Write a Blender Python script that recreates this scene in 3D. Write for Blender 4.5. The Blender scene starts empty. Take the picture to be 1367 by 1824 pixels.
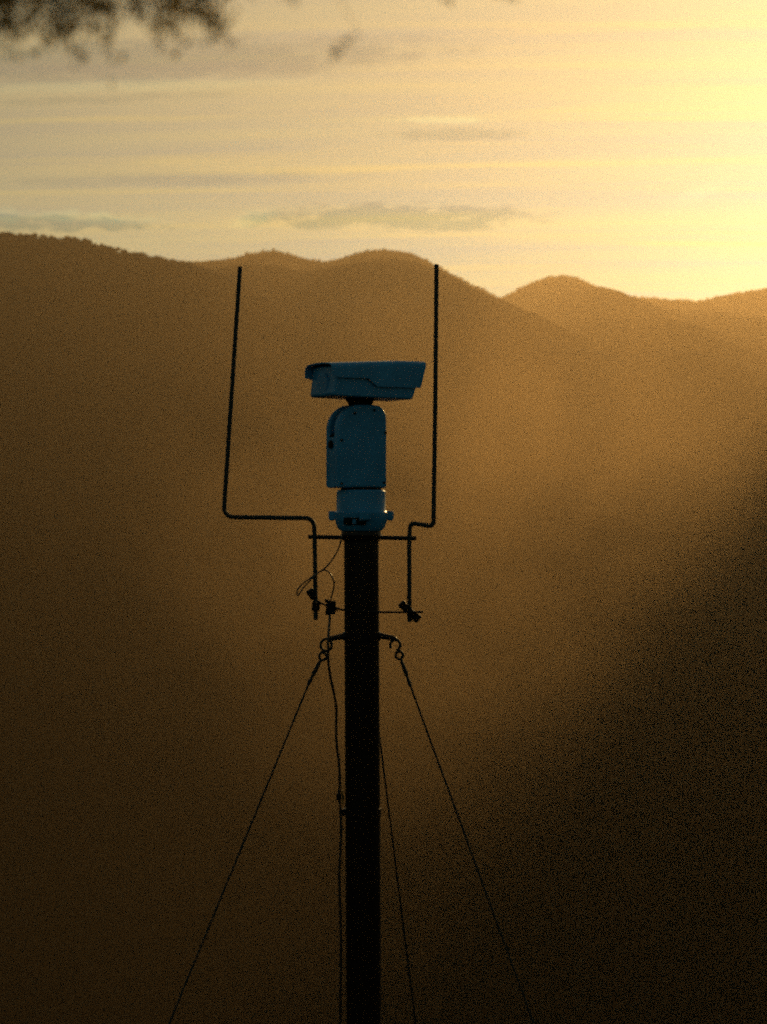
import bpy, bmesh, math, random
import numpy as np
from mathutils import Vector, Matrix

# ------------------------------------------------------------------ camera, sky, sun
scene = bpy.context.scene
C = scene.collection
R = math.radians
MM = 0.0022            # metres per photograph pixel at the mast
D = 8.92               # camera to mast
ZC = 5.0               # eye height above the foot of the mast

cam_data = bpy.data.cameras.new('camera')
cam = bpy.data.objects.new('camera', cam_data)
C.objects.link(cam)
cam.location = (0, -D, ZC)
cam.rotation_euler = (R(90), 0, 0)
cam_data.sensor_fit = 'VERTICAL'
cam_data.sensor_height = 36.0
cam_data.lens = 36.0 * D / (1824 * MM)
cam_data.clip_start = 0.05
cam_data.clip_end = 60000
cam_data.dof.use_dof = True
cam_data.dof.focus_distance = D
cam_data.dof.aperture_fstop = 5.6
scene.camera = cam

SUN_AZ, SUN_EL = R(18.0), R(11.8)
SUN_DIR = Vector((math.sin(SUN_AZ) * math.cos(SUN_EL), math.cos(SUN_AZ) * math.cos(SUN_EL), math.sin(SUN_EL)))
sun_data = bpy.data.lights.new('sun', 'SUN')
sun_data.energy = 4.9
sun_data.angle = R(0.53)
sun_data.color = (1.0, 0.64, 0.23)
sun = bpy.data.objects.new('sun', sun_data)
sun.rotation_euler = SUN_DIR.to_track_quat('Z', 'Y').to_euler()
C.objects.link(sun)

scene.view_settings.view_transform = 'Standard'
scene.view_settings.look = 'None'
scene.view_settings.gamma = 1.0
scene.view_settings.exposure = -1.24
scene.view_settings.use_curve_mapping = False
scene.cycles.use_denoising = False
scene.cycles.filter_width = 2.0
scene.cycles.volume_bounces = 0
scene.cycles.max_bounces = 3
scene.cycles.use_adaptive_sampling = True
scene.cycles.adaptive_threshold = 0.07
scene.cycles.adaptive_min_samples = 60

HAZE_DENSITY = 1.08e-4
HAZE_COLOR = (1.0, 0.73, 0.45)
HAZE_G = 0.71

world = bpy.data.worlds.new('World')
scene.world = world
world.use_nodes = True
wt = world.node_tree
wt.nodes.clear()


def wn(kind, **kw):
    n = wt.nodes.new(kind)
    for k, v in kw.items():
        setattr(n, k, v)
    return n


def wire_in(sock, v):
    if isinstance(v, (int, float)):
        sock.default_value = v
    elif isinstance(v, (tuple, list)):
        sock.default_value = v
    else:
        wt.links.new(v, sock)


def M(op, a, b=0.0, c=0.0, clamp=False):
    n = wn('ShaderNodeMath', operation=op, use_clamp=clamp)
    wire_in(n.inputs[0], a)
    wire_in(n.inputs[1], b)
    wire_in(n.inputs[2], c)
    return n.outputs[0]


def mixc(fac, a, b, blend='MIX'):
    n = wn('ShaderNodeMix', data_type='RGBA', blend_type=blend)
    wire_in(n.inputs[0], fac)
    wire_in(n.inputs[6], a)
    wire_in(n.inputs[7], b)
    return n.outputs[2]


def noise(vec, scale, detail=5.0, rough=0.55, dist=0.0):
    n = wn('ShaderNodeTexNoise')
    wt.links.new(vec, n.inputs['Vector'])
    n.inputs['Scale'].default_value = scale
    n.inputs['Detail'].default_value = detail
    n.inputs['Roughness'].default_value = rough
    n.inputs['Distortion'].default_value = dist
    return n.outputs['Fac']


def ramp(v, lo, hi):
    n = wn('ShaderNodeMapRange', interpolation_type='SMOOTHSTEP')
    wire_in(n.inputs[0], v)
    n.inputs[1].default_value = lo
    n.inputs[2].default_value = hi
    return n.outputs[0]


sky = wn('ShaderNodeTexSky', sky_type='NISHITA')
sky.sun_disc = False
sky.sun_elevation = SUN_EL
sky.sun_rotation = SUN_AZ
sky.altitude = 300
sky.air_density = 1.6
sky.dust_density = 1.0
sky.ozone_density = 1.0

# drifting cloud sheets: a flat layer overhead, seen in perspective, streaked across the view
tc = wn('ShaderNodeTexCoord')
sep = wn('ShaderNodeSeparateXYZ')
wt.links.new(tc.outputs['Generated'], sep.inputs[0])
dx, dy, dz = sep.outputs
den = M('ADD', M('MAXIMUM', dz, 0.0), 0.07)
cu, cv = M('DIVIDE', dx, den), M('DIVIDE', dy, den)


def sheet(su, sv, tilt, ou, ov):
    cmb = wn('ShaderNodeCombineXYZ')
    wire_in(cmb.inputs[0], M('ADD', M('MULTIPLY', cu, su), ou))
    wire_in(cmb.inputs[1], M('ADD', M('ADD', M('MULTIPLY', cv, sv), M('MULTIPLY', cu, tilt)), ov))
    return cmb.outputs[0]


veil = ramp(noise(sheet(0.35, 1.6, 0.20, 3.1, 0.4), 1.0, 3, 0.55, 0.25), 0.40, 0.68)
streak = ramp(noise(sheet(0.5, 6.5, 0.5, 9.3, 2.2), 1.0, 5, 0.6, 0.35), 0.44, 0.72)
bright = ramp(noise(sheet(0.6, 5.0, 0.35, 17.7, 5.2), 1.0, 5, 0.62, 0.4), 0.47, 0.75)

# separate cloud banks in their own directions (tan of azimuth, tan of elevation)
fy = M('MAXIMUM', dy, 0.05)
cmb = wn('ShaderNodeCombineXYZ')
AX, AE = M('DIVIDE', dx, fy), M('DIVIDE', dz, fy)
wire_in(cmb.inputs[0], M('MULTIPLY', AX, 48.0))
wire_in(cmb.inputs[1], M('MULTIPLY', AE, 120.0))
wob = M('SUBTRACT', noise(cmb.outputs[0], 1.3, 5, 0.62, 0.2), 0.5)


def px2t(px, py):
    return (px - 683.5) * MM / D, (912 - py) * MM / D


AV = wn('ShaderNodeCombineXYZ')
wire_in(AV.inputs[0], AX)
wire_in(AV.inputs[1], AE)
FRONT = M('GREATER_THAN', dy, 0.1)


def bank(px, py, rx, ry, tilt=0.0, rough=2.4, soft=0.6):
    k = MM / D
    mp = wn('ShaderNodeMapping', vector_type='TEXTURE')
    wt.links.new(AV.outputs[0], mp.inputs[0])
    mp.inputs['Location'].default_value = (*px2t(px, py), 0)
    mp.inputs['Rotation'].default_value = (0, 0, math.atan(tilt))
    mp.inputs['Scale'].default_value = (rx * k, ry * k, 1)
    d = wn('ShaderNodeVectorMath', operation='DOT_PRODUCT')
    wt.links.new(mp.outputs[0], d.inputs[0])
    wt.links.new(mp.outputs[0], d.inputs[1])
    v = M('SUBTRACT', M('MULTIPLY_ADD', wob, rough, 1.0), d.outputs['Value'])
    return ramp(v, 0.0, soft * 2)


dark_banks = [(700, 388, 290, 28, 0.0, 3.4, 0.4), (250, 108, 640, 46, 0.02, 1.8, 0.45), (90, 398, 190, 16, -0.02, 4.5, 0.4),
              (820, 240, 170, 14, 0.0, 2.0), (330, 318, 420, 18, 0.02, 2.4, 1.1), (160, 178, 330, 11, 0.04, 2.4, 1.0), (640, 72, 300, 14, 0.0, 2.4, 1.1)]
light_banks = [(780, 214, 110, 8, 0.0, 2.2, 0.5), (450, 388, 60, 18, 0.25, 4.5, 0.9), (120, 386, 200, 16, -0.03, 5.0, 0.7),
               (200, 152, 420, 16, 0.02, 1.2, 0.8), (1250, 345, 70, 26, 0.5, 4.0, 1.6)]
dk = None
for b in dark_banks:
    v = bank(*b)
    dk = v if dk is None else M('MAXIMUM', dk, v)
lt = None
for b in light_banks:
    v = bank(*b)
    lt = v if lt is None else M('MAXIMUM', lt, v)

col = sky.outputs[0]
bw = wn('ShaderNodeRGBToBW')
wt.links.new(col, bw.inputs[0])
bwc = wn('ShaderNodeCombineColor')
for q in range(3):
    wt.links.new(bw.outputs[0], bwc.inputs[q])
grey = mixc(1.0, bwc.outputs[0], (0.52, 0.80, 0.80, 1), 'MULTIPLY')
white = mixc(1.0, bwc.outputs[0], (0.98, 1.24, 0.82, 1), 'MULTIPLY')
glow = mixc(1.0, col, (1.5, 1.46, 1.0, 1), 'MULTIPLY')
col = mixc(0.6, col, white)
col = mixc(M('MULTIPLY', veil, 0.6), col, grey)
col = mixc(M('MULTIPLY', streak, 0.6), col, grey)
col = mixc(M('MULTIPLY', bright, 0.7), col, glow)
col = mixc(M('MULTIPLY', M('MULTIPLY', dk, FRONT), 0.95), col, mixc(1.0, col, (0.36, 0.62, 0.80, 1), 'MULTIPLY'))
col = mixc(M('MULTIPLY', M('MULTIPLY', lt, FRONT), 0.8), col, mixc(1.0, col, (1.32, 1.36, 1.22, 1), 'MULTIPLY'))
bg = wn('ShaderNodeBackground')
wt.links.new(col, bg.inputs[0])
bg.inputs[1].default_value = 0.11
wo = wn('ShaderNodeOutputWorld')
wt.links.new(bg.outputs[0], wo.inputs[0])


# ------------------------------------------------------------------ helpers
def at(px, py, y=0.0):
    """photograph position at depth y -> world point (y = 0 is the plane of the mast)"""
    k = MM * (y + D) / D
    return Vector(((px - 683.5) * k, y, ZC + (912 - py) * k))


def material(name, base, rough=0.6, metallic=0.0, var=0.15, scale=12.0, bump=0.1, bump_scale=60.0, second=None, spec=0.5, coat=0.0):
    m = bpy.data.materials.new(name)
    m.use_nodes = True
    nt = m.node_tree
    p = nt.nodes['Principled BSDF']
    t = nt.nodes.new('ShaderNodeTexCoord')
    n1 = nt.nodes.new('ShaderNodeTexNoise')
    n1.inputs['Scale'].default_value = scale
    n1.inputs['Detail'].default_value = 8
    nt.links.new(t.outputs['Object'], n1.inputs['Vector'])
    cr = nt.nodes.new('ShaderNodeValToRGB')
    sec = second or tuple(c * (1 - var * 2) for c in base)
    cr.color_ramp.elements[0].position = 0.32
    cr.color_ramp.elements[1].position = 0.68
    cr.color_ramp.elements[0].color = (*sec, 1)
    cr.color_ramp.elements[1].color = (*base, 1)
    nt.links.new(n1.outputs['Fac'], cr.inputs[0])
    nt.links.new(cr.outputs[0], p.inputs['Base Color'])
    p.inputs['Metallic'].default_value = metallic
    p.inputs['Specular IOR Level'].default_value = spec
    p.inputs['Coat Weight'].default_value = coat
    p.inputs['Coat Roughness'].default_value = 0.16
    rr = nt.nodes.new('ShaderNodeMapRange')
    nt.links.new(n1.outputs['Fac'], rr.inputs[0])
    rr.inputs[3].default_value = max(0.05, rough - 0.12)
    rr.inputs[4].default_value = min(1.0, rough + 0.12)
    nt.links.new(rr.outputs[0], p.inputs['Roughness'])
    n2 = nt.nodes.new('ShaderNodeTexNoise')
    n2.inputs['Scale'].default_value = bump_scale
    n2.inputs['Detail'].default_value = 6
    nt.links.new(t.outputs['Object'], n2.inputs['Vector'])
    b = nt.nodes.new('ShaderNodeBump')
    b.inputs['Strength'].default_value = bump
    b.inputs['Distance'].default_value = 0.02
    nt.links.new(n2.outputs['Fac'], b.inputs['Height'])
    nt.links.new(b.outputs[0], p.inputs['Normal'])
    return m


MAT = {
    'paint': material('shade_tinted_paint', (0.036, 0.27, 0.56), 0.5, 0, 0.12, 9, 0.05, 220, None, 0.15, 0.22),  # likely whiter paint; the cool tone of shade is mixed into the base colour
    'gasket': material('black_rubber', (0.008, 0.009, 0.010), 0.8, 0, 0.15, 30, 0.05, 60, None, 0.15),
    'steel': material('weathered_dark_steel', (0.010, 0.008, 0.008), 0.5, 0.0, 0.25, 6, 0.12, 90, (0.006, 0.004, 0.003), 0.05, 0.3),
    'rod': material('oxidised_rod_steel', (0.018, 0.032, 0.038), 0.55, 0.0, 0.2, 14, 0.1, 150, None, 0.2),
    'galv': material('dull_galvanised_steel', (0.020, 0.024, 0.025), 0.6, 0.0, 0.2, 25, 0.1, 180, None, 0.2),
    'cable': material('black_cable_sheath', (0.03, 0.022, 0.018), 0.32, 0, 0.2, 20, 0.03, 150),
    'brass': material('bare_brass_fitting', (0.45, 0.30, 0.10), 0.35, 0.9, 0.1, 20, 0.05),
    'concrete': material('footing_concrete', (0.30, 0.29, 0.26), 0.9, 0, 0.15, 6, 0.4, 40),
    'bark': material('tree_bark', (0.10, 0.07, 0.045), 0.9, 0, 0.25, 12, 0.7, 30),
    'scrub': material('hill_scrub', (0.026, 0.018, 0.009), 0.95, 0, 0.25, 0.02, 0.0),
}


def tag(o, label=None, cat=None, group=None, kind=None):
    for k, v in (('label', label), ('category', cat), ('group', group), ('kind', kind)):
        if v:
            o[k] = v
    return o


def empty(name, loc=(0, 0, 0)):
    o = bpy.data.objects.new(name, None)
    o.empty_display_size = 0.1
    o.location = loc
    C.objects.link(o)
    return o


def link(name, bm, mat, parent=None, smooth=None, bevel=0.0, segs=2):
    bmesh.ops.recalc_face_normals(bm, faces=bm.faces)
    me = bpy.data.meshes.new(name)
    bm.to_mesh(me)
    bm.free()
    o = bpy.data.objects.new(name, me)
    me.materials.append(mat)
    C.objects.link(o)
    if parent is not None:
        o.parent = parent
        o.matrix_parent_inverse = Matrix.Translation(-Vector(parent.location)) if parent.parent is None else Matrix()
    if smooth is not None:
        for p in me.polygons:
            p.use_smooth = True
        if smooth < 180:
            me.set_sharp_from_angle(angle=R(smooth))
    if bevel > 0:
        md = o.modifiers.new('bevel', 'BEVEL')
        md.width = bevel
        md.segments = segs
        md.limit_method = 'ANGLE'
        md.angle_limit = R(40)
        md.harden_normals = False
    return o


def box(bm, lo, hi, mat=None):
    vs = [bm.verts.new((x, y, z)) for x in (lo[0], hi[0]) for y in (lo[1], hi[1]) for z in (lo[2], hi[2])]
    if mat is not None:
        for v in vs:
            v.co = mat @ v.co
    for f in ((0, 1, 3, 2), (4, 6, 7, 5), (0, 4, 5, 1), (2, 3, 7, 6), (0, 2, 6, 4), (1, 5, 7, 3)):
        bm.faces.new([vs[i] for i in f])
    return bm


def lathe(bm, prof, centre, n=40, mat=None):
    """prof: list of (radius, z) from bottom to top"""
    rings = []
    for r, z in prof:
        rings.append([bm.verts.new(Vector((r * math.cos(2 * math.pi * i / n), r * math.sin(2 * math.pi * i / n), z)))
                      for i in range(n)])
    for a, b in zip(rings, rings[1:]):
        for i in range(n):
            bm.faces.new((a[i], a[(i + 1) % n], b[(i + 1) % n], b[i]))
    bm.faces.new(rings[0])
    bm.faces.new(rings[-1])
    for ring in rings:
        for v in ring:
            v.co = (mat @ v.co) if mat is not None else v.co
            v.co += Vector(centre)
    return bm


def rounded(pts, radius, n=6):
    out = [Vector(pts[0])]
    rad = radius if isinstance(radius, (list, tuple)) else [radius] * len(pts)
    for i in range(1, len(pts) - 1):
        p, a, b = Vector(pts[i]), Vector(pts[i - 1]), Vector(pts[i + 1])
        r = min(rad[i], (a - p).length * 0.48, (b - p).length * 0.48)
        s, e = p + (a - p).normalized() * r, p + (b - p).normalized() * r
        for k in range(n + 1):
            t = k / n
            out.append(s * (1 - t) ** 2 + p * 2 * t * (1 - t) + e * t * t)
    out.append(Vector(pts[-1]))
    return out


def catmull(pts, n=8):
    P = [Vector(p) for p in pts]
    P = [P[0] * 2 - P[1]] + P + [P[-1] * 2 - P[-2]]
    out = []
    for i in range(1, len(P) - 2):
        for k in range(n):
            t = k / n
            out.append(0.5 * (2 * P[i] + (P[i + 1] - P[i - 1]) * t + (2 * P[i - 1] - 5 * P[i] + 4 * P[i + 1] - P[i + 2]) * t * t
                              + (3 * P[i] - P[i - 1] - 3 * P[i + 1] + P[i + 2]) * t ** 3))
    out.append(P[-2])
    return out


def tube(bm, pts, r, n=12, closed=False):
    pts = [Vector(p) for p in pts]
    m = len(pts)
    rs = r if isinstance(r, (list, tuple)) else [r] * m
    rings = []
    nrm = None
    for i in range(m):
        if closed:
            t = (pts[(i + 1) % m] - pts[i - 1]).normalized()
        else:
            t = (pts[min(i + 1, m - 1)] - pts[max(i - 1, 0)]).normalized()
        if nrm is None:
            nrm = t.orthogonal().normalized()
        nrm = (nrm - t * nrm.dot(t))
        nrm = nrm.normalized() if nrm.length > 1e-6 else t.orthogonal().normalized()
        bi = t.cross(nrm)
        rings.append([bm.verts.new(pts[i] + (nrm * math.cos(2 * math.pi * k / n) + bi * math.sin(2 * math.pi * k / n)) * rs[i])
                      for k in range(n)])
    pairs = list(zip(rings, rings[1:])) + ([(rings[-1], rings[0])] if closed else [])
    for a, b in pairs:
        for k in range(n):
            bm.faces.new((a[k], a[(k + 1) % n], b[(k + 1) % n], b[k]))
    if not closed:
        bm.faces.new(rings[0])
        bm.faces.new(rings[-1])
    return bm


def extrude(bm, prof, v0, v1, frame):
    """prof: closed list of (u, w); extruded from v0 to v1; frame(u, v, w) -> world"""
    a = [bm.verts.new(frame(u, v0, w)) for u, w in prof]
    b = [bm.verts.new(frame(u, v1, w)) for u, w in prof]
    n = len(prof)
    bm.faces.new(a)
    bm.faces.new(b)
    for i in range(n):
        bm.faces.new((a[i], a[(i + 1) % n], b[(i + 1) % n], b[i]))
    return bm


def ring(bm, centre, axis_u, axis_v, ru, rv, r, a0=0.0, a1=360.0, n=20, sides=8):
    closed = abs(a1 - a0) >= 359.9
    k = n if closed else n + 1
    pts = [Vector(centre) + Vector(axis_u) * ru * math.cos(R(a0 + (a1 - a0) * i / n))
           + Vector(axis_v) * rv * math.sin(R(a0 + (a1 - a0) * i / n)) for i in range(k)]
    return tube(bm, pts, r, sides, closed)


# ------------------------------------------------------------------ terrain
def hash2(ix, iy, seed):
    n = (ix.astype(np.int64) * 374761393 + iy.astype(np.int64) * 668265263 + seed * 2147483647) & 0xFFFFFFFF
    n = ((n ^ (n >> 13)) * 1274126177) & 0xFFFFFFFF
    return ((n ^ (n >> 16)) & 0xFFFF) / 65535.0


def vnoise(x, y, seed=0):
    ix, iy = np.floor(x), np.floor(y)
    fx, fy_ = x - ix, y - iy
    fx, fy_ = fx * fx * (3 - 2 * fx), fy_ * fy_ * (3 - 2 * fy_)
    a, b = hash2(ix, iy, seed), hash2(ix + 1, iy, seed)
    c, d = hash2(ix, iy + 1, seed), hash2(ix + 1, iy + 1, seed)
    return (a * (1 - fx) + b * fx) * (1 - fy_) + (c * (1 - fx) + d * fx) * fy_


def fbm(x, y, octv=5, seed=0):
    s, amp, tot = 0.0, 1.0, 0.0
    for o in range(octv):
        s = s + amp * vnoise(x * 2 ** o + 17.3 * o, y * 2 ** o - 9.1 * o, seed + o)
        tot += amp
        amp *= 0.5
    return s / tot - 0.5


RIDGES = [  # depth of the crest, length of the near slope, profile (crest in pixel positions, on past the frame)
    (2300.0, 1560.0, [(-2600, 560), (-1500, 330), (-900, 250), (-400, 330), (0, 415), (70, 421), (150, 430), (210, 446), (270, 459), (330, 469),
                      (420, 498), (560, 580), (760, 700), (1100, 860), (1500, 930)]),
    (3700.0, 3230.0, [(-400, 620), (100, 540), (260, 492), (330, 470), (410, 462), (450, 451), (488, 446), (525, 455), (575, 467), (610, 460),
                      (645, 448), (685, 444), (730, 450), (775, 472), (830, 502), (893, 532), (960, 572), (1100, 680), (1400, 860)]),
    (4700.0, 4200.0, [(500, 700), (780, 590), (893, 531), (940, 507), (975, 494), (1005, 490), (1035, 498), (1070, 515), (1105, 527), (1180, 533),
                      (1250, 537), (1300, 525), (1367, 513), (1470, 495), (1581, 460), (1760, 338), (1845, 224), (1900, 140), (1955, 80), (2005, 54), (2300, 45), (2800, 110), (3600, 450)]),  # unseen peak at the right end is shaped to throw shade across the haze
]
VALLEY = -128.0


def height(x, y):
    yd = y + D
    # the hill the mast and the photographer stand on
    t = -y
    near = np.where(y > -9.0, -0.36 * np.maximum(y, -9.0), 3.24)
    far = np.maximum(y, 0.0)
    near = np.where(y > 0, -0.33 * far, near)
    soft = 30.0
    near = VALLEY + soft * np.logaddexp(0.0, (near - VALLEY) / soft)
    near = np.where(y < 60, np.where(y > 0, -0.33 * far, np.where(y > -9.0, -0.36 * np.maximum(y, -9.0), 3.24)), near)
    r = np.sqrt(x * x + yd * yd)
    near = near + fbm(x / 9.0, y / 9.0, 4, 3) * 0.25 * np.clip((r - 2) / 10, 0, 1) + fbm(x / 140.0, y / 140.0, 4, 5) * np.clip(r / 40, 0, 18)
    h = near
    for k, (yc, length, prof) in enumerate(RIDGES):
        P = np.array([px2t(*p) for p in prof])
        bend = fbm(x / 900.0, x * 0 + 3.7 * k, 3, 11 + k) * 260.0
        yk = yc + bend
        tx = x / yk
        e = np.interp(tx, P[:, 0], P[:, 1])
        e = (e + np.interp(tx - 0.0012, P[:, 0], P[:, 1]) + np.interp(tx + 0.0012, P[:, 0], P[:, 1])) / 3
        crest = ZC + e * yk
        s = yk - yd
        front = np.clip(1 - s / length, 0, 1)
        back = np.clip(1 + s / (length * 0.8), 0, 1)
        q = np.where(s >= 0, front, back) ** 0.9
        gully = fbm(x / 330.0 + 0.3 * k, yd / 900.0, 5, 21 + k) * np.clip(np.abs(s) / 260.0, 0, 1)
        bulge = 1 + 0.0 * s
        rdg = VALLEY + (crest - VALLEY) * np.clip(q + gully * 0.55 * q * (1.15 - q), 0, None) * bulge
        rdg = rdg + fbm(x / 160.0, yd / 160.0, 3, 31) * 4.0 * np.clip(np.abs(s) / 80.0, 0, 1)
        h = np.maximum(h, rdg)
    # low brush: a slightly lumpy surface rather than a smooth one
    canopy = fbm(x / 12.0, yd / 12.0, 2, 61) * 0.8
    return h + canopy * np.clip((r - 300) / 150, 0, 1)


def height1(x, y):
    return float(height(np.array([float(x)]), np.array([float(y)]))[0])


def build_terrain():
    a = np.concatenate([np.linspace(-180, -40, 60, endpoint=False), np.linspace(-40, -12, 70, endpoint=False),
                        np.linspace(-12, 12, 620, endpoint=False), np.linspace(12, 40, 90, endpoint=False),
                        np.linspace(40, 180, 60, endpoint=False)])
    rr = np.concatenate([np.geomspace(0.4, 450, 60, endpoint=False), np.linspace(450, 1500, 175, endpoint=False),
                         np.linspace(1500, 5200, 260, endpoint=False), np.linspace(5200, 5400, 4)])
    A, RR = np.meshgrid(np.radians(a), rr, indexing='ij')
    x, y = np.sin(A) * RR, np.cos(A) * RR - D
    z = height(x, y)
    na, nr = A.shape
    verts = np.stack([x, y, z], -1).reshape(-1, 3)
    verts = np.vstack([verts, [[0, -D, height1(0, -D)]]])
    i, j = np.meshgrid(np.arange(na), np.arange(nr - 1), indexing='ij')
    i2 = (i + 1) % na
    quads = np.stack([i * nr + j, i * nr + j + 1, i2 * nr + j + 1, i2 * nr + j], -1).reshape(-1, 4)
    c = len(verts) - 1
    tris = [(c, k * nr, ((k + 1) % na) * nr) for k in range(na)]
    me = bpy.data.meshes.new('terrain')
    nq, nt_ = len(quads), len(tris)
    me.vertices.add(len(verts))
    me.vertices.foreach_set('co', verts.ravel())
    idx = np.concatenate([quads.ravel(), np.array(tris).ravel()])
    me.loops.add(len(idx))
    me.loops.foreach_set('vertex_index', idx.astype(np.int32))
    me.polygons.add(nq + nt_)
    me.polygons.foreach_set('loop_start', np.concatenate([np.arange(nq) * 4, nq * 4 + np.arange(nt_) * 3]).astype(np.int32))
    me.polygons.foreach_set('loop_total', np.concatenate([np.full(nq, 4), np.full(nt_, 3)]).astype(np.int32))
    me.update(calc_edges=True)
    me.validate()
    me.flip_normals()
    for p in me.polygons:
        p.use_smooth = True
    o = bpy.data.objects.new('terrain', me)
    C.objects.link(o)
    m = material('dry_scrub_hillside', (0.018, 0.012, 0.006), 0.95, 0, 0.2, 0.002, 0.0, 0.05, (0.015, 0.0105, 0.0055), 0.0)
    me.materials.append(m)
    o['kind'] = 'structure'
    return o


build_terrain()


# scrub and small trees covering the mountains: far too many to count
def build_scrub():
    rng = np.random.default_rng(5)
    ico = bmesh.new()
    bmesh.ops.create_icosphere(ico, subdivisions=1, radius=1.0)
    base = np.array([v.co[:] for v in ico.verts])
    faces = np.array([[v.index for v in f.verts] for f in ico.faces])
    ico.free()
    xs, ys, ss = [], [], []
    for k, (yc, length, prof) in enumerate(RIDGES):
        P = np.array([px2t(*p) for p in prof])
        n = (3600, 2200, 2400)[k]
        t = rng.uniform(-0.20, 0.22, n)
        x = t * yc
        bend = fbm(x / 900.0, x * 0 + 3.7 * k, 3, 11 + k) * 260.0
        s = rng.normal(0, 22, n)
        x = t * (yc + bend)
        xs.append(x)
        ys.append(yc + bend - s - D)
        ss.append(rng.lognormal(0, 0.42, n) * (1.3, 1.0, 1.3)[k])
    x, y, s = np.concatenate(xs), np.concatenate(ys), np.concatenate(ss)
    keep = fbm(x / 70.0, y / 70.0, 3, 77) > -0.16
    x, y, s = x[keep], y[keep], s[keep]
    z = height(x, y)
    n = len(x)
    jit = rng.uniform(0.65, 1.3, (n, len(base), 1))
    sc = np.stack([s * rng.uniform(0.8, 1.5, n), s * rng.uniform(0.8, 1.5, n), s * rng.uniform(0.7, 1.2, n)], -1)
    V = base[None] * jit * sc[:, None, :] + np.stack([x, y, z + s * 0.45], -1)[:, None, :]
    F = faces[None] + (np.arange(n) * len(base))[:, None, None]
    me = bpy.data.meshes.new('hillside_scrub')
    me.from_pydata(V.reshape(-1, 3).tolist(), [], F.reshape(-1, 3).tolist())
    me.materials.append(MAT['scrub'])
    o = bpy.data.objects.new('hillside_scrub', me)
    C.objects.link(o)
    tag(o, 'dark scrub and small trees dotting the mountain slopes and skyline', 'scrub', None, 'stuff')


build_scrub()

# the sunlit dusty air between the camera and the mountains
bm = bmesh.new()
box(bm, (-5500, -5500, -260), (5500, 5500, 1075))
m = bpy.data.materials.new('haze_air')
m.use_nodes = True
m.node_tree.nodes.clear()
pv = m.node_tree.nodes.new('ShaderNodeVolumePrincipled')
pv.inputs['Color'].default_value = (*HAZE_COLOR, 1)
pv.inputs['Density'].default_value = HAZE_DENSITY
pv.inputs['Anisotropy'].default_value = HAZE_G
mo = m.node_tree.nodes.new('ShaderNodeOutputMaterial')
m.node_tree.links.new(pv.outputs[0], mo.inputs['Volume'])
tag(link('haze', bm, m), 'golden dusty haze hanging in front of the mountains', 'haze', None, 'stuff')

# thin smoke drifting across the valley in uneven patches
bm = bmesh.new()
bmesh.ops.create_icosphere(bm, subdivisions=3, radius=1.0)
m = bpy.data.materials.new('drifting_smoke')
m.use_nodes = True
nt = m.node_tree
nt.nodes.clear()
tc_ = nt.nodes.new('ShaderNodeTexCoord')
ln = nt.nodes.new('ShaderNodeVectorMath')
ln.operation = 'LENGTH'
nt.links.new(tc_.outputs['Object'], ln.inputs[0])
fall = nt.nodes.new('ShaderNodeMapRange')
fall.interpolation_type = 'SMOOTHSTEP'
for k_, v_ in ((1, 1.0), (2, 0.15), (3, 0.0), (4, 1.0)):
    fall.inputs[k_].default_value = v_
nt.links.new(ln.outputs['Value'], fall.inputs[0])
nz = nt.nodes.new('ShaderNodeTexNoise')
nz.inputs['Scale'].default_value = 2.1
nz.inputs['Detail'].default_value = 3
nz.inputs['Roughness'].default_value = 0.5
nt.links.new(tc_.outputs['Object'], nz.inputs['Vector'])
patch = nt.nodes.new('ShaderNodeMapRange')
patch.interpolation_type = 'SMOOTHSTEP'
for k_, v_ in ((1, 0.40), (2, 0.66), (3, 0.0), (4, 1.0)):
    patch.inputs[k_].default_value = v_
nt.links.new(nz.outputs['Fac'], patch.inputs[0])
mul = nt.nodes.new('ShaderNodeMath')
mul.operation = 'MULTIPLY'
nt.links.new(fall.outputs[0], mul.inputs[0])
nt.links.new(patch.outputs[0], mul.inputs[1])
mul2 = nt.nodes.new('ShaderNodeMath')
mul2.operation = 'MULTIPLY'
nt.links.new(mul.outputs[0], mul2.inputs[0])
mul2.inputs[1].default_value = 3.0e-3
pv = nt.nodes.new('ShaderNodeVolumePrincipled')
pv.inputs['Color'].default_value = (1.0, 0.66, 0.34, 1)
pv.inputs['Anisotropy'].default_value = HAZE_G
nt.links.new(mul2.outputs[0], pv.inputs['Density'])
mo = nt.nodes.new('ShaderNodeOutputMaterial')
nt.links.new(pv.outputs[0], mo.inputs['Volume'])
smoke = link('drifting_smoke', bm, m)
smoke.location = (14, 520, 8)
smoke.scale = (105, 110, 92)
tag(smoke, 'thin uneven smoke drifting behind the camera mast', 'smoke', None, 'stuff')

# ------------------------------------------------------------------ mast
POLE_TOP, POLE_FOOT = Vector((-0.0870, 0, 4.905)), Vector((-0.0610, 0, 0.0))


def pole_x(z):
    return POLE_FOOT.x + (POLE_TOP.x - POLE_FOOT.x) * z / POLE_TOP.z


mast_foot = Vector((POLE_FOOT.x, 0, height1(POLE_FOOT.x, 0)))
POLE_FOOT.z = mast_foot.z - 0.05
mast = empty('mast', mast_foot)
tag(mast, 'tall dark steel pole carrying the surveillance camera, held by guy wires', 'mast')
bm = bmesh.new()
steps = 24
tube(bm, [POLE_FOOT.lerp(POLE_TOP, i / steps) for i in range(steps + 1)], [0.071 - 0.003 * i / steps for i in range(steps + 1)], 40)
link('pole', bm, MAT['steel'], mast, 50)
bm = bmesh.new()
lathe(bm, [(0.24, mast_foot.z - 0.3), (0.24, mast_foot.z + 0.08), (0.22, mast_foot.z + 0.10)], (POLE_FOOT.x, 0, 0), 28)
link('footing', bm, MAT['concrete'], mast, 40)
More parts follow.
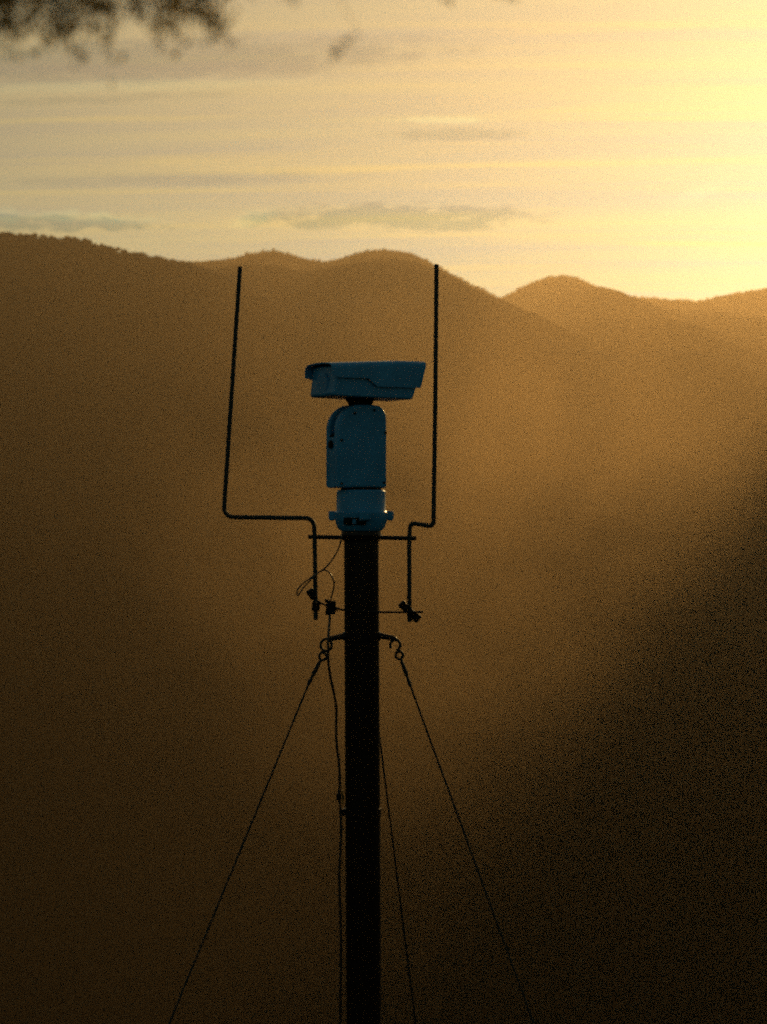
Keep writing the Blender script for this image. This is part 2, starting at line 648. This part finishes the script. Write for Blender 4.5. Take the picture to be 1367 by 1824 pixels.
# adapter under the camera
bm = bmesh.new()
lathe(bm, [(0.070, 4.890), (0.085, 4.893), (0.087, 4.908), (0.080, 4.910), (0.078, 4.924), (0.070, 4.926)], (POLE_TOP.x, 0, 0), 36)
link('top_adapter', bm, MAT['steel'], mast, 40)
# upper crossbar: two stubs welded to a collar
bm = bmesh.new()
lathe(bm, [(0.0745, 4.885), (0.0765, 4.888), (0.0765, 4.918)][:2] + [(0.0765, 4.8875)], (POLE_TOP.x, 0, 0), 32)
link('bar_collar', bm, MAT['steel'], mast, 40)
for a, b in (((549, 956), (626, 958)), ((664, 957.5), (742, 959))):
    bm = bmesh.new()
    tube(bm, [at(*a, -0.01), at(*b, 0.0)], 0.0082, 14)
    link('crossbar', bm, MAT['steel'], mast, 50)
# thin lower tie bar, bent round the pole
bm = bmesh.new()
pts = [at(566, 1071, -0.045), at(578, 1077, -0.05), at(592, 1081, -0.058), at(606, 1085, -0.068), at(620, 1087.5, -0.078), at(646, 1089, -0.082),
       at(668, 1090, -0.078), at(690, 1090.5, -0.06), at(724, 1090.5, -0.04), at(754, 1090, -0.035)]
tube(bm, catmull(pts, 5), 0.0042, 10)
link('tie_bar', bm, MAT['steel'], mast, 60)
# collar the guys hang from
zc = at(0, 1133).z
bm = bmesh.new()
lathe(bm, [(0.0700, zc - 0.018), (0.0738, zc - 0.017), (0.0738, zc + 0.017), (0.0700, zc + 0.018)], (pole_x(zc), 0, 0), 36)
link('guy_collar', bm, MAT['steel'], mast, 40)
GUY_L, GUY_R, GUY_B = at(588, 1138, -0.05), at(704, 1138, -0.03), Vector((pole_x(zc) + 0.02, 0.13, zc - 0.01))
for tip, root in ((GUY_L, Vector((pole_x(zc) - 0.05, -0.03, zc + 0.004))), (GUY_R, Vector((pole_x(zc) + 0.05, -0.01, zc + 0.006))),
                  (GUY_B, Vector((pole_x(zc), 0.05, zc)))):
    bm = bmesh.new()
    mid = root.lerp(tip, 0.6) + Vector((0, 0, 0.001))
    tube(bm, catmull([root, mid, tip, tip + Vector((0, 0, -0.008))], 4), [0.0125] * 4 + [0.0105] * 4 + [0.009] * 5, 10)
    link('guy_arm', bm, MAT['steel'], mast, 50)
# strap band lower down
zb = at(0, 1446).z
bm = bmesh.new()
lathe(bm, [(0.0695, zb - 0.016), (0.0725, zb - 0.015), (0.0725, zb + 0.015), (0.0695, zb + 0.016)], (pole_x(zb), 0, 0), 36)
band = link('strap_band', bm, MAT['steel'], mast, 40)
bm = bmesh.new()
c = Vector((pole_x(zb) - 0.078, -0.012, zb))
box(bm, c - Vector((0.012, 0.008, 0.013)), c + Vector((0.010, 0.008, 0.013)))
link('band_buckle', bm, MAT['steel'], band, None, 0.003)

# ------------------------------------------------------------------ surveillance camera
PX = POLE_TOP.x
camu = empty('surveillance_camera', (PX, 0, 4.926))
tag(camu, 'pan-and-tilt surveillance camera, blue-grey in the shade, with long sun shield on top of the pole', 'camera')
YAW = R(30)
cy_, sy_ = math.cos(YAW), math.sin(YAW)
CX = PX - 0.001


def fr(u, v, w):
    return Vector((CX - u * cy_ + v * sy_, -u * sy_ - v * cy_, w))


def zz(cy):
    return ZC + (912 - (600 + cy / 4.272)) * MM


# fixed base: stepped drum with four lugs
bm = bmesh.new()
lathe(bm, [(0.070, 4.925), (0.082, 4.927), (0.092, 4.938), (0.098, 4.954), (0.101, 4.966), (0.103, 4.972), (0.103, 4.998), (0.099, 5.003), (0.0965, 5.008), (0.0955, 5.080),
           (0.091, 5.086), (0.075, 5.086)], (CX, 0, 0), 56)
link('base_drum', bm, MAT['paint'], camu, 35)
for k, ang in enumerate((8, 98, 172, 278)):
    bm = bmesh.new()
    mt = Matrix.Translation((CX, 0, 0)) @ Matrix.Rotation(R(ang), 4, 'Z')
    prof = [(0.085, 4.975), (0.118, 4.965), (0.126, 4.972), (0.127, 5.000), (0.121, 5.004), (0.085, 5.003)]
    a = [bm.verts.new(mt @ Vector((r, -0.022, z))) for r, z in prof]
    b = [bm.verts.new(mt @ Vector((r, 0.022, z))) for r, z in prof]
    bm.faces.new(a)
    bm.faces.new(b)
    for i in range(len(prof)):
        bm.faces.new((a[i], a[(i + 1) % 6], b[(i + 1) % 6], b[i]))
    lug = link('mounting_lug', bm, MAT['paint'], camu, None, 0.004, 3)
# recess with two cable sockets on the near side
bm = bmesh.new()
mt = Matrix.Translation((CX, 0, 0)) @ Matrix.Rotation(R(-104), 4, 'Z')
box(bm, (0.080, -0.044, 4.950), (0.1045, 0.044, 4.979), mt)
recess = link('socket_recess', bm, MAT['gasket'], camu, None, 0.004)
for v in (-0.028, 0.026):
    bm = bmesh.new()
    rot = Matrix.Rotation(R(-104), 4, 'Z') @ Matrix.Rotation(R(90), 4, 'Y')
    ctr = mt @ Vector((0.099, v, 4.964))
    lathe(bm, [(0.0145, 0.0), (0.0145, 0.012), (0.011, 0.014)], ctr, 16, rot)
    link('cable_socket', bm, MAT['gasket'], recess, 40)
bm = bmesh.new()
box(bm, (0.09, -0.007, 4.953), (0.106, 0.007, 4.972), mt)
link('socket_divider', bm, MAT['paint'], recess, None, 0.002)
# dark seam between base and turning head
bm = bmesh.new()
lathe(bm, [(0.080, 5.084), (0.080, 5.097)], (CX, 0, 0), 40)
link('pan_seal', bm, MAT['gasket'], camu, 40)

# turning head: two cheeks and a recessed core with the tilt slot
UF, UR, ZB, ZT = 0.131, -0.088, 5.094, 5.4185


def head_profile(inset=0.0, arc=0.100):
    p = [(UR + inset, ZB + inset * 0.4), (UF - inset * 0.3, ZB + inset * 0.4)]
    r1 = arc
    for i in range(15):
        a = R(90 * i / 14)
        p.append((UF - inset - r1 + r1 * math.cos(a), ZT - inset - r1 + r1 * math.sin(a)))
    r2 = 0.052
    for i in range(9):
        a = R(90 + 90 * i / 8)
        p.append((UR + inset + r2 + r2 * math.cos(a), ZT - inset - r2 + r2 * math.sin(a)))
    return p


bm = bmesh.new()
extrude(bm, head_profile(), 0.014, 0.052, fr)
near_cover = link('side_cover', bm, MAT['paint'], camu, 30, 0.010, 4)
bm = bmesh.new()
extrude(bm, head_profile(), -0.052, -0.030, fr)
link('side_cover', bm, MAT['paint'], camu, 30, 0.010, 4)
bm = bmesh.new()
core = [(UR + 0.004, ZB + 0.002), (UF - 0.004, ZB + 0.002), (UF - 0.004, zz(770)), (UF - 0.018, zz(745)), (UF - 0.024, ZT - 0.112)]
for i in range(13):
    a = R(90 * i / 12)
    core.append((UF - 0.024 - 0.085 + 0.085 * math.cos(a), ZT - 0.024 - 0.085 + 0.085 * math.sin(a)))
core += [(UR + 0.05, ZT - 0.024), (UR + 0.02, ZT - 0.036), (UR + 0.004, ZT - 0.06)]
extrude(bm, core, -0.0305, 0.0145, fr)
link('head_core', bm, MAT['paint'], camu, 30)
bm = bmesh.new()
extrude(bm, [(u - 0.006 if u > 0 else u, w) for u, w in []] or
        [(UF - 0.002, zz(762)), (UF - 0.002, zz(760)), (UF - 0.016, zz(735)), (UF - 0.0215, ZT - 0.112)] +
        [(UF - 0.0215 - 0.0865 + 0.0865 * math.cos(R(90 * i / 10)), ZT - 0.0225 - 0.0865 + 0.0865 * math.sin(R(90 * i / 10))) for i in range(11)] +
        [(UF - 0.11, ZT - 0.03)] + [(UF - 0.03, ZT - 0.14)], -0.022, 0.006, fr)
link('tilt_slot', bm, MAT['gasket'], camu, 30)
bm = bmesh.new()
ctr = fr(UF - 0.004, -0.010, zz(822))
rot = Matrix.Rotation(math.atan2(-sy_, -cy_), 4, 'Z') @ Matrix.Rotation(R(90), 4, 'Y')
lathe(bm, [(0.0165, 0.0), (0.0165, 0.006), (0.013, 0.008), (0.013, 0.0085)], ctr, 20, rot)
link('vent_plug', bm, MAT['gasket'], camu, 40)
for u, cz in ((0.116, 792), (0.116, 1118), (0.058, 588), (-0.030, 560), (-0.074, 1110), (-0.080, 730)):
    bm = bmesh.new()
    rot = Matrix.Rotation(-math.pi / 2 + YAW, 4, 'Z') @ Matrix.Rotation(R(90), 4, 'Y')
    lathe(bm, [(0.0058, 0.0), (0.0058, 0.003), (0.004, 0.0045)], fr(u, 0.0515, zz(cz)), 10, rot)
    link('cover_screw', bm, MAT['gasket'], near_cover, 40)
# yoke that carries the housing
bm = bmesh.new()
lathe(bm, [(0.046, zz(540)), (0.046, zz(520)), (0.050, zz(500)), (0.057, zz(480)), (0.058, zz(462))], fr(0.004, 0, 0), 28)
link('tilt_yoke', bm, MAT['gasket'], camu, 40)

# housing body
BW = 0.100
zb0, zb1 = zz(468), zz(300)
bm = bmesh.new()
prof = [(-0.176, zb0 - 0.004), (0.166, zb0 + 0.002), (0.174, zb0 + 0.010), (0.160, zb1 + 0.02), (0.160, zz(235)), (-0.196, zz(215)), (-0.191, zz(395))]
extrude(bm, prof, -BW, BW, fr)
housing = link('housing', bm, MAT['paint'], camu, 30, 0.009, 3)
# front window ring and glass
axis = (fr(1, 0, 0) - fr(0, 0, 0)).normalized()
rot = Matrix.Rotation(math.atan2(axis.y, axis.x), 4, 'Z') @ Matrix.Rotation(R(90), 4, 'Y')
bm = bmesh.new()
lathe(bm, [(0.045, 0.0), (0.045, 0.006), (0.041, 0.008)], fr(0.163, 0.0, zz(372)), 32, rot)
link('window_ring', bm, MAT['paint'], housing, 40)
bm = bmesh.new()
lathe(bm, [(0.038, 0.0), (0.038, 0.003)], fr(0.170, 0.0, zz(372)), 32, rot)
link('lens_window', bm, MAT['paint'], housing, 40)

# sun shield: an arched sheet with skirts whose lower edge steps down towards the back
SW, TH = 0.112, 0.004


def shield_section(u, inner):
    f = (0.190 - u) / 0.43
    top = zz(216) + (zz(181) - zz(216)) * min(1, f * 1.35) - (0.004 if inner else 0)
    us = u
    if us > 0.03:
        low = zz(328)
    elif us > -0.010:
        low = zz(328) + (zz(388) - zz(328)) * (0.03 - us) / 0.04
    else:
        low = zz(388)
    if u > 0.168:
        low = zz(318)
    hw = SW - (TH if inner else 0)
    pts = [(-hw, low)]
    rc = 0.038 - (TH if inner else 0)
    lip = 0.034
    sh = top - rc * 0.62
    for i in range(7):
        a = R(180 - 90 * i / 6)
        pts.append((-hw + rc + rc * math.cos(a), sh + rc * 0.62 * math.sin(a) - 0.004 * 0))
    pts.append((-0.03, top + 0.003))
    pts.append((0.03, top + 0.003))
    for i in range(7):
        a = R(90 - 90 * i / 6)
        pts.append((hw - rc + rc * math.cos(a), sh + rc * 0.62 * math.sin(a)))
    pts.append((hw, low))
    return pts


us = [0.190, 0.1685, 0.1675, 0.12, 0.07, 0.031, 0.029, 0.010, -0.009, -0.011, -0.06, -0.12, -0.17, -0.206]
bm = bmesh.new()
loops = []
for i, u in enumerate(us):
    so, si = shield_section(u, False), shield_section(u, True)
    ring_ = []
    last = i == len(us) - 1
    for v, w in so + si[::-1]:
        uu = u
        if last:
            uu = u - 0.030 * max(0.0, (w - zz(388)) / (zz(181) - zz(388)))
        if i == 0:
            uu = u - 0.006 * max(0.0, (zz(216) - w) / 0.05) * 0
        ring_.append(bm.verts.new(fr(uu, v, w)))
    loops.append(ring_)
n = len(loops[0])
for a, b in zip(loops, loops[1:]):
    for k in range(n):
        bm.faces.new((a[k], a[(k + 1) % n], b[(k + 1) % n], b[k]))
half = n // 2
for ring_ in (loops[0], loops[-1]):
    for k in range(half - 1):
        bm.faces.new((ring_[k], ring_[k + 1], ring_[n - 2 - k], ring_[n - 1 - k]))
link('sun_shield', bm, MAT['paint'], camu, 35)
for u in (0.10, -0.14):
    bm = bmesh.new()
    box(bm, (-0.012, -0.10, zz(242)), (0.012, 0.10, zz(231)), Matrix(((-cy_, sy_, 0, CX - u * cy_), (-sy_, -cy_, 0, -u * sy_), (0, 0, 1, 0), (0, 0, 0, 1))))
    link('shield_spacer', bm, MAT['gasket'], camu)

# ------------------------------------------------------------------ cranked lightning rods
def rod_thing(label, path, radii, clamps):
    e = empty('lightning_rod', path[-1])
    tag(e, label, 'lightning rod', 'cranked rods beside the camera')
    bm = bmesh.new()
    pts = rounded(path, radii, 7)
    tube(bm, pts, 0.0088, 14)
    link('rod', bm, MAT['rod'], e, 50)
    for kind, p, ang, L, W in clamps:
        bm = bmesh.new()
        mt = Matrix.Translation(p) @ Matrix.Rotation(R(ang), 4, 'Y')
        box(bm, (-L / 2, -0.012, -W / 2), (L / 2, 0.020, W / 2), mt)
        cl = link(kind, bm, MAT['steel'], e, None, 0.004, 2)
        for s in (-1, 1):
            bm = bmesh.new()
            rot = mt.to_3x3().to_4x4() @ Matrix.Rotation(R(90), 4, 'X')
            lathe(bm, [(0.0075, 0.0), (0.0075, 0.010), (0.0035, 0.0105), (0.0035, 0.02)], mt @ Vector((s * L * 0.30, -0.011, 0)), 6, rot)
            link('clamp_bolt', bm, MAT['steel'], cl)
    return e


RY = -0.018
rod_thing('left cranked metal rod with a wide horizontal arm, on the long-armed side',
          [at(428, 475, RY), at(398.5, 921, RY), at(559, 923, RY), at(561, 956, RY), at(562.8, 1104, RY)], [0, 0.045, 0.042, 0.2, 0],
          [('clamp', at(556, 1058, RY), 55, 0.042, 0.030), ('clamp', at(563, 1080, RY), 96, 0.036, 0.032)])
rod_thing('right cranked metal rod with a short horizontal jog, beside the tail end of the camera',
          [at(778, 471, RY), at(776, 700, RY), at(772.5, 938, RY), at(731, 931, RY), at(729.4, 965, RY), at(729.6, 1108, RY)], [0, 0.2, 0.022, 0.024, 0.2, 0],
          [('clamp', at(720, 1080, RY), 48, 0.040, 0.030), ('clamp', at(738, 1097, RY), 38, 0.052, 0.034)])

# ------------------------------------------------------------------ guy wires
def guy(label, start, hook, eye, t0, t1, frame_px, dslope, visible_wire=0.0040):
    """hook, eye: ring centres and radii; t0, t1 turnbuckle ends; frame_px: where the wire leaves the frame"""
    e_y = t1.y + dslope * (t1.z - at(*frame_px).z)
    low = at(*frame_px, e_y)
    dirn = (low - t1).normalized()
    p = low.copy()
    for _ in range(4000):
        if p.z <= height1(p.x, p.y):
            break
        p = p + dirn * 0.05
    e = empty('guy_wire', p)
    tag(e, label, 'guy wire', 'guy wires staying the pole')
    ax, az = Vector((1, 0, 0)), Vector((0, 0, 1))
    if hook:
        c, ru, rv, a0, a1 = hook
        bm = bmesh.new()
        ring(bm, c, ax, az, ru, rv, 0.0056, a0, a1, 22)
        link('hook', bm, MAT['galv'], e, 80)
        c, ru, rv = eye
        bm = bmesh.new()
        ring(bm, c, ax, az, ru, rv, 0.0052, 0, 360, 20)
        link('eye_ring', bm, MAT['galv'], e, 80)
    bm = bmesh.new()
    L = (t1 - t0)
    tube(bm, [t0, t0 + L * 0.14, t0 + L * 0.2, t0 + L * 0.58, t0 + L * 0.64, t0 + L * 0.74, t0 + L * 0.80, t1],
         [0.0060, 0.0058, 0.0075, 0.0088, 0.0055, 0.0055, 0.0085, 0.0065], 8)
    link('turnbuckle', bm, MAT['galv'], e, 50)
    bm = bmesh.new()
    nseg = 60
    pts = []
    for i in range(nseg + 1):
        s = i / nseg
        q = (t1 - L * 0.1).lerp(p, s)
        q.z -= 0.010 * math.sin(math.pi * s)
        pts.append(q)
    tube(bm, pts, visible_wire, 6)
    link('wire', bm, MAT['galv'], e, 80)
    bm = bmesh.new()
    g = Vector((0, 0, -1))
    tube(bm, [p + Vector((0, 0, 0.10)), p, p + Vector((0, 0, -0.4))], [0.012, 0.014, 0.014], 10)
    link('ground_anchor', bm, MAT['steel'], e, 50)
    return e


guy('guy wire running down to the left from the hook on the left of the pole', GUY_L,
    (at(581.5, 1149, -0.055), 0.0215, 0.0235, -60, 290), (at(575.5, 1169, -0.055), 0.0140, 0.0150),
    at(573, 1173, -0.056), at(549, 1220, -0.07), (302, 1818), -0.36)
guy('guy wire running down to the right from the hook on the right of the pole', GUY_R,
    (at(704.5, 1149, -0.03), 0.0195, 0.0215, -75, 215), (at(711.5, 1167, -0.03), 0.0140, 0.0155),
    at(713.5, 1171.5, -0.03), at(732, 1223, -0.036), (951, 1819), -0.15)
guy('guy wire half hidden behind the pole, descending close to its right side', GUY_B,
    None, None, GUY_B, GUY_B + Vector((0.012, 0.05, -0.11)), (741, 1822), 0.48)

# ------------------------------------------------------------------ cables
cab = empty('drop_cable', at(606, 1824, -0.02))
tag(cab, 'dark cable hanging down the left side of the pole from a small junction block', 'cable')
path = [(588, 1090, -0.05), (586.5, 1118, -0.062), (585, 1138, -0.070), (585, 1172, -0.068), (588, 1200, -0.060), (595, 1233, -0.045), (599.5, 1262, -0.035),
        (599, 1295, -0.03), (600, 1325, -0.028), (604.5, 1362, -0.022), (605.5, 1395, -0.02), (604.5, 1420, -0.018), (607, 1447, -0.016), (608, 1491, -0.016),
        (605.5, 1540, -0.018), (605, 1580, -0.018), (607, 1640, -0.018), (607.8, 1700, -0.016), (606.8, 1770, -0.016), (607, 1840, -0.016)]
pts = [at(*p) for p in path]
z = pts[-1].z
k = 0
while z > mast_foot.z + 0.1:
    z -= 0.25
    k += 1
    pts.append(Vector((pole_x(z) - 0.084 + 0.005 * math.sin(k * 1.7), -0.014, max(z, mast_foot.z + 0.1))))
bm = bmesh.new()
tube(bm, catmull(pts, 6), 0.0052, 10)
link('cable', bm, MAT['cable'], cab, 80)
bm = bmesh.new()
box(bm, Vector((-0.019, -0.016, -0.026)), Vector((0.018, 0.016, 0.026)), Matrix.Translation(at(590, 1082, -0.062)) @ Matrix.Rotation(R(6), 4, 'Y'))
jb = link('junction_block', bm, MAT['gasket'], cab, None, 0.004)
for dxp, dyp in ((-8, -12), (9, 3), (-7, 10)):
    bm = bmesh.new()
    lathe(bm, [(0.0065, -0.007), (0.0065, 0.007)], at(590 + dxp, 1082 + dyp, -0.062), 8)
    link('block_screw', bm, MAT['steel'], jb)
bm = bmesh.new()
box(bm, Vector((-0.010, -0.012, -0.012)), Vector((0.010, 0.012, 0.012)), Matrix.Translation(at(604, 1419, -0.018)))
link('cable_clip', bm, MAT['gasket'], cab, None, 0.003)
bm = bmesh.new()
tube(bm, [at(609, 1408, -0.005), at(611.5, 1418, -0.005), at(610, 1432, -0.005)], [0.003, 0.0045, 0.004], 8)
link('brass_terminal', bm, MAT['brass'], cab, 60)

wl = empty('signal_wire', at(588, 1070, -0.05))
tag(wl, 'thin looped wire dangling below the camera beside the left rod', 'wire')
p1 = [(611, 948, -0.088), (608.5, 959, -0.090), (603, 978, -0.086), (590, 1000, -0.07), (578, 1013, -0.055), (566, 1021, -0.045), (553, 1030, -0.045), (537, 1042, -0.05),
      (529.5, 1053, -0.05), (531.5, 1061, -0.05), (541, 1047, -0.054), (553, 1034, -0.058), (566, 1021.5, -0.06), (578, 1015.5, -0.062), (588, 1021, -0.064), (594.5, 1034, -0.064),
      (595, 1046, -0.062), (592, 1058, -0.06), (588.5, 1072, -0.06)]
bm = bmesh.new()
tube(bm, catmull([at(*p) for p in p1], 7), 0.0030, 7)
link('wire', bm, MAT['cable'], wl, 80)

# ------------------------------------------------------------------ overhanging tree beside the camera
def build_tree():
    rnd = random.Random(11)
    tx, ty = -1.55, -6.2
    foot = Vector((tx, ty, height1(tx, ty)))
    t = empty('overhanging_tree', foot)
    tag(t, 'small-leaved tree whose blurred foliage hangs into the top left of the view', 'tree')
    bm = bmesh.new()
    trunk = [foot + Vector((0, 0, -0.2)), foot + Vector((0.03, 0, 0.6)), foot + Vector((-0.05, 0.04, 1.5)), foot + Vector((0.06, 0.0, 2.5)),
             foot + Vector((0.10, -0.05, 3.6)), foot + Vector((0.22, 0.02, 4.7))]
    pts = catmull(trunk, 6)
    tube(bm, pts, [0.13 - 0.10 * i / (len(pts) - 1) for i in range(len(pts))], 14)
    link('trunk', bm, MAT['bark'], t, 80)
    tips = []

    def limb(start, end, r0, sag=0.06):
        bm = bmesh.new()
        mid = start.lerp(end, 0.5) + Vector((rnd.uniform(-.06, .06), rnd.uniform(-.06, .06), sag))
        p = catmull([start, mid, end], 6)
        tube(bm, p, [max(0.003, r0 * (1 - 0.8 * i / (len(p) - 1))) for i in range(len(p))], 8)
        link('limb', bm, MAT['bark'], t, 80)
        return p

    leaves_v, leaves_f = [], []

    def leaf(p, d, size):
        d = d.normalized()
        s = d.orthogonal().normalized()
        s = Matrix.Rotation(rnd.uniform(0, 6.28), 3, d) @ s
        n = d.cross(s)
        b = len(leaves_v)
        w = size * 0.26
        for q in (p, p + d * size * 0.5 + s * w + n * w * 0.3, p + d * size, p + d * size * 0.5 - s * w + n * w * 0.3):
            leaves_v.append(q[:])
        leaves_f.append((b, b + 1, b + 2, b + 3))

    twig_bm = bmesh.new()

    def spray(start, end, n, size, spread, thick=0.0016):
        p = catmull([start, start.lerp(end, 0.5) + Vector((rnd.uniform(-1, 1), rnd.uniform(-1, 1), 0.4)) * spread, end], 5)
        tube(twig_bm, p, [thick * (1 - 0.6 * i / (len(p) - 1)) for i in range(len(p))], 5)
        for _ in range(n):
            q = p[min(len(p) - 1, int(rnd.random() ** 0.7 * len(p)))]
            off = Vector((rnd.gauss(0, 1), rnd.gauss(0, 1), rnd.gauss(0, 1))) * spread
            dirn = (end - start).normalized() * 0.6 + Vector((rnd.uniform(-1, 1), rnd.uniform(-1, 1), rnd.uniform(-1.1, 0.6)))
            leaf(q + off, dirn, size * rnd.uniform(0.6, 1.3))

    dy0 = -7.22          # plane of the hanging sprays, 1.7 m in front of the lens

    def inside(p):
        q = p.y + D
        if q < 0.2:
            return True
        k = MM * q / D
        return abs(p.x) < 720 * k and p.z - ZC < 935 * k and p.z - ZC > -940 * k

    # main crown, kept where it grows: left of and above the view
    top = trunk[-1]
    for k in range(26):
        a = rnd.uniform(0, 6.28)
        h = rnd.uniform(2.2, 4.6)
        st = foot + Vector((0.1, 0, h))
        ln = rnd.uniform(0.6, 1.5) * (1.15 - 0.12 * h)
        en = st + Vector((math.cos(a) * ln * 1.3, math.sin(a) * ln * 1.3, rnd.uniform(0.1, 0.7)))
        if inside(en) or inside(st.lerp(en, 0.6)) or inside(en + Vector((0.25, 0, -0.3))):
            continue
        p = limb(st, en, 0.028)
        for _ in range(22):
            q = p[rnd.randrange(3, len(p))]
            e2 = q + Vector((rnd.gauss(0, 0.2), rnd.gauss(0, 0.2), rnd.gauss(-0.02, 0.16)))
            if inside(e2) or inside(q) or inside(e2.lerp(q, 0.5)):
                continue
            spray(q, e2, 26, 0.026, 0.03)
    # the long limb above the frame
    lim = limb(foot + Vector((0.1, 0, 3.3)), at(240, -120, dy0), 0.030, 0.10)
    lim2 = limb(at(240, -120, dy0), at(1380, -95, dy0 + 0.1), 0.010, 0.03)
    hang = [(-10, -60, 5, 50, 46), (30, -50, 40, 28, 46), (95, -50, 90, 20, 40), (75, -40, 78, 66, 28), (135, -50, 128, 62, 34), (125, 20, 130, 84, 14),
            (195, -60, 192, 26, 30), (180, 10, 186, 100, 9), (250, -60, 255, 8, 40), (300, -50, 296, 30, 44), (310, -20, 305, 70, 26), (360, -50, 366, 22, 40),
            (372, 0, 366, 54, 22), (340, 10, 410, 74, 7), (-20, 0, -2, 66, 26), (150, -40, 165, 30, 30), (225, -30, 222, 34, 14), (275, -10, 270, 40, 10),
            (520, -60, 520, -12, 6), (790, -60, 786, -12, 6), (905, -60, 910, -14, 5), (1300, -60, 1300, -24, 3), (450, -60, 455, -14, 5)]
    for a, b, c, d, n in hang:
        dd = dy0 + rnd.uniform(-0.18, 0.3)
        spray(at(a, b, dd), at(c, d, dd + rnd.uniform(-.05, .05)), int(n * 3.2), 0.0080, 0.0080 if n > 6 else 0.0035)
    spray(at(560, -90, dy0), at(640, 60, dy0 + 0.02), 0, 0.01, 0.001, 0.0005)
    spray(at(640, 62, dy0 + 0.02), at(585, 98, dy0 + 0.02), 8, 0.007, 0.003, 0.0008)
    link('twigs', twig_bm, MAT['bark'], t, 80)['kind'] = 'stuff'
    me = bpy.data.meshes.new('crown')
    me.from_pydata(leaves_v, [], leaves_f)
    m = material('small_leaf', (0.10, 0.085, 0.035), 0.6, 0, 0.25, 3.0, 0.0)
    nt = m.node_tree
    p = nt.nodes['Principled BSDF']
    tr = nt.nodes.new('ShaderNodeBsdfTranslucent')
    tr.inputs[0].default_value = (0.30, 0.22, 0.06, 1)
    mx = nt.nodes.new('ShaderNodeMixShader')
    mx.inputs[0].default_value = 0.5
    nt.links.new(p.outputs[0], mx.inputs[1])
    nt.links.new(tr.outputs[0], mx.inputs[2])
    nt.links.new(mx.outputs[0], nt.nodes['Material Output'].inputs['Surface'])
    me.materials.append(m)
    o = bpy.data.objects.new('crown', me)
    C.objects.link(o)
    o.parent = t
    o.matrix_parent_inverse = Matrix.Translation(-foot)
    o['kind'] = 'stuff'


build_tree()
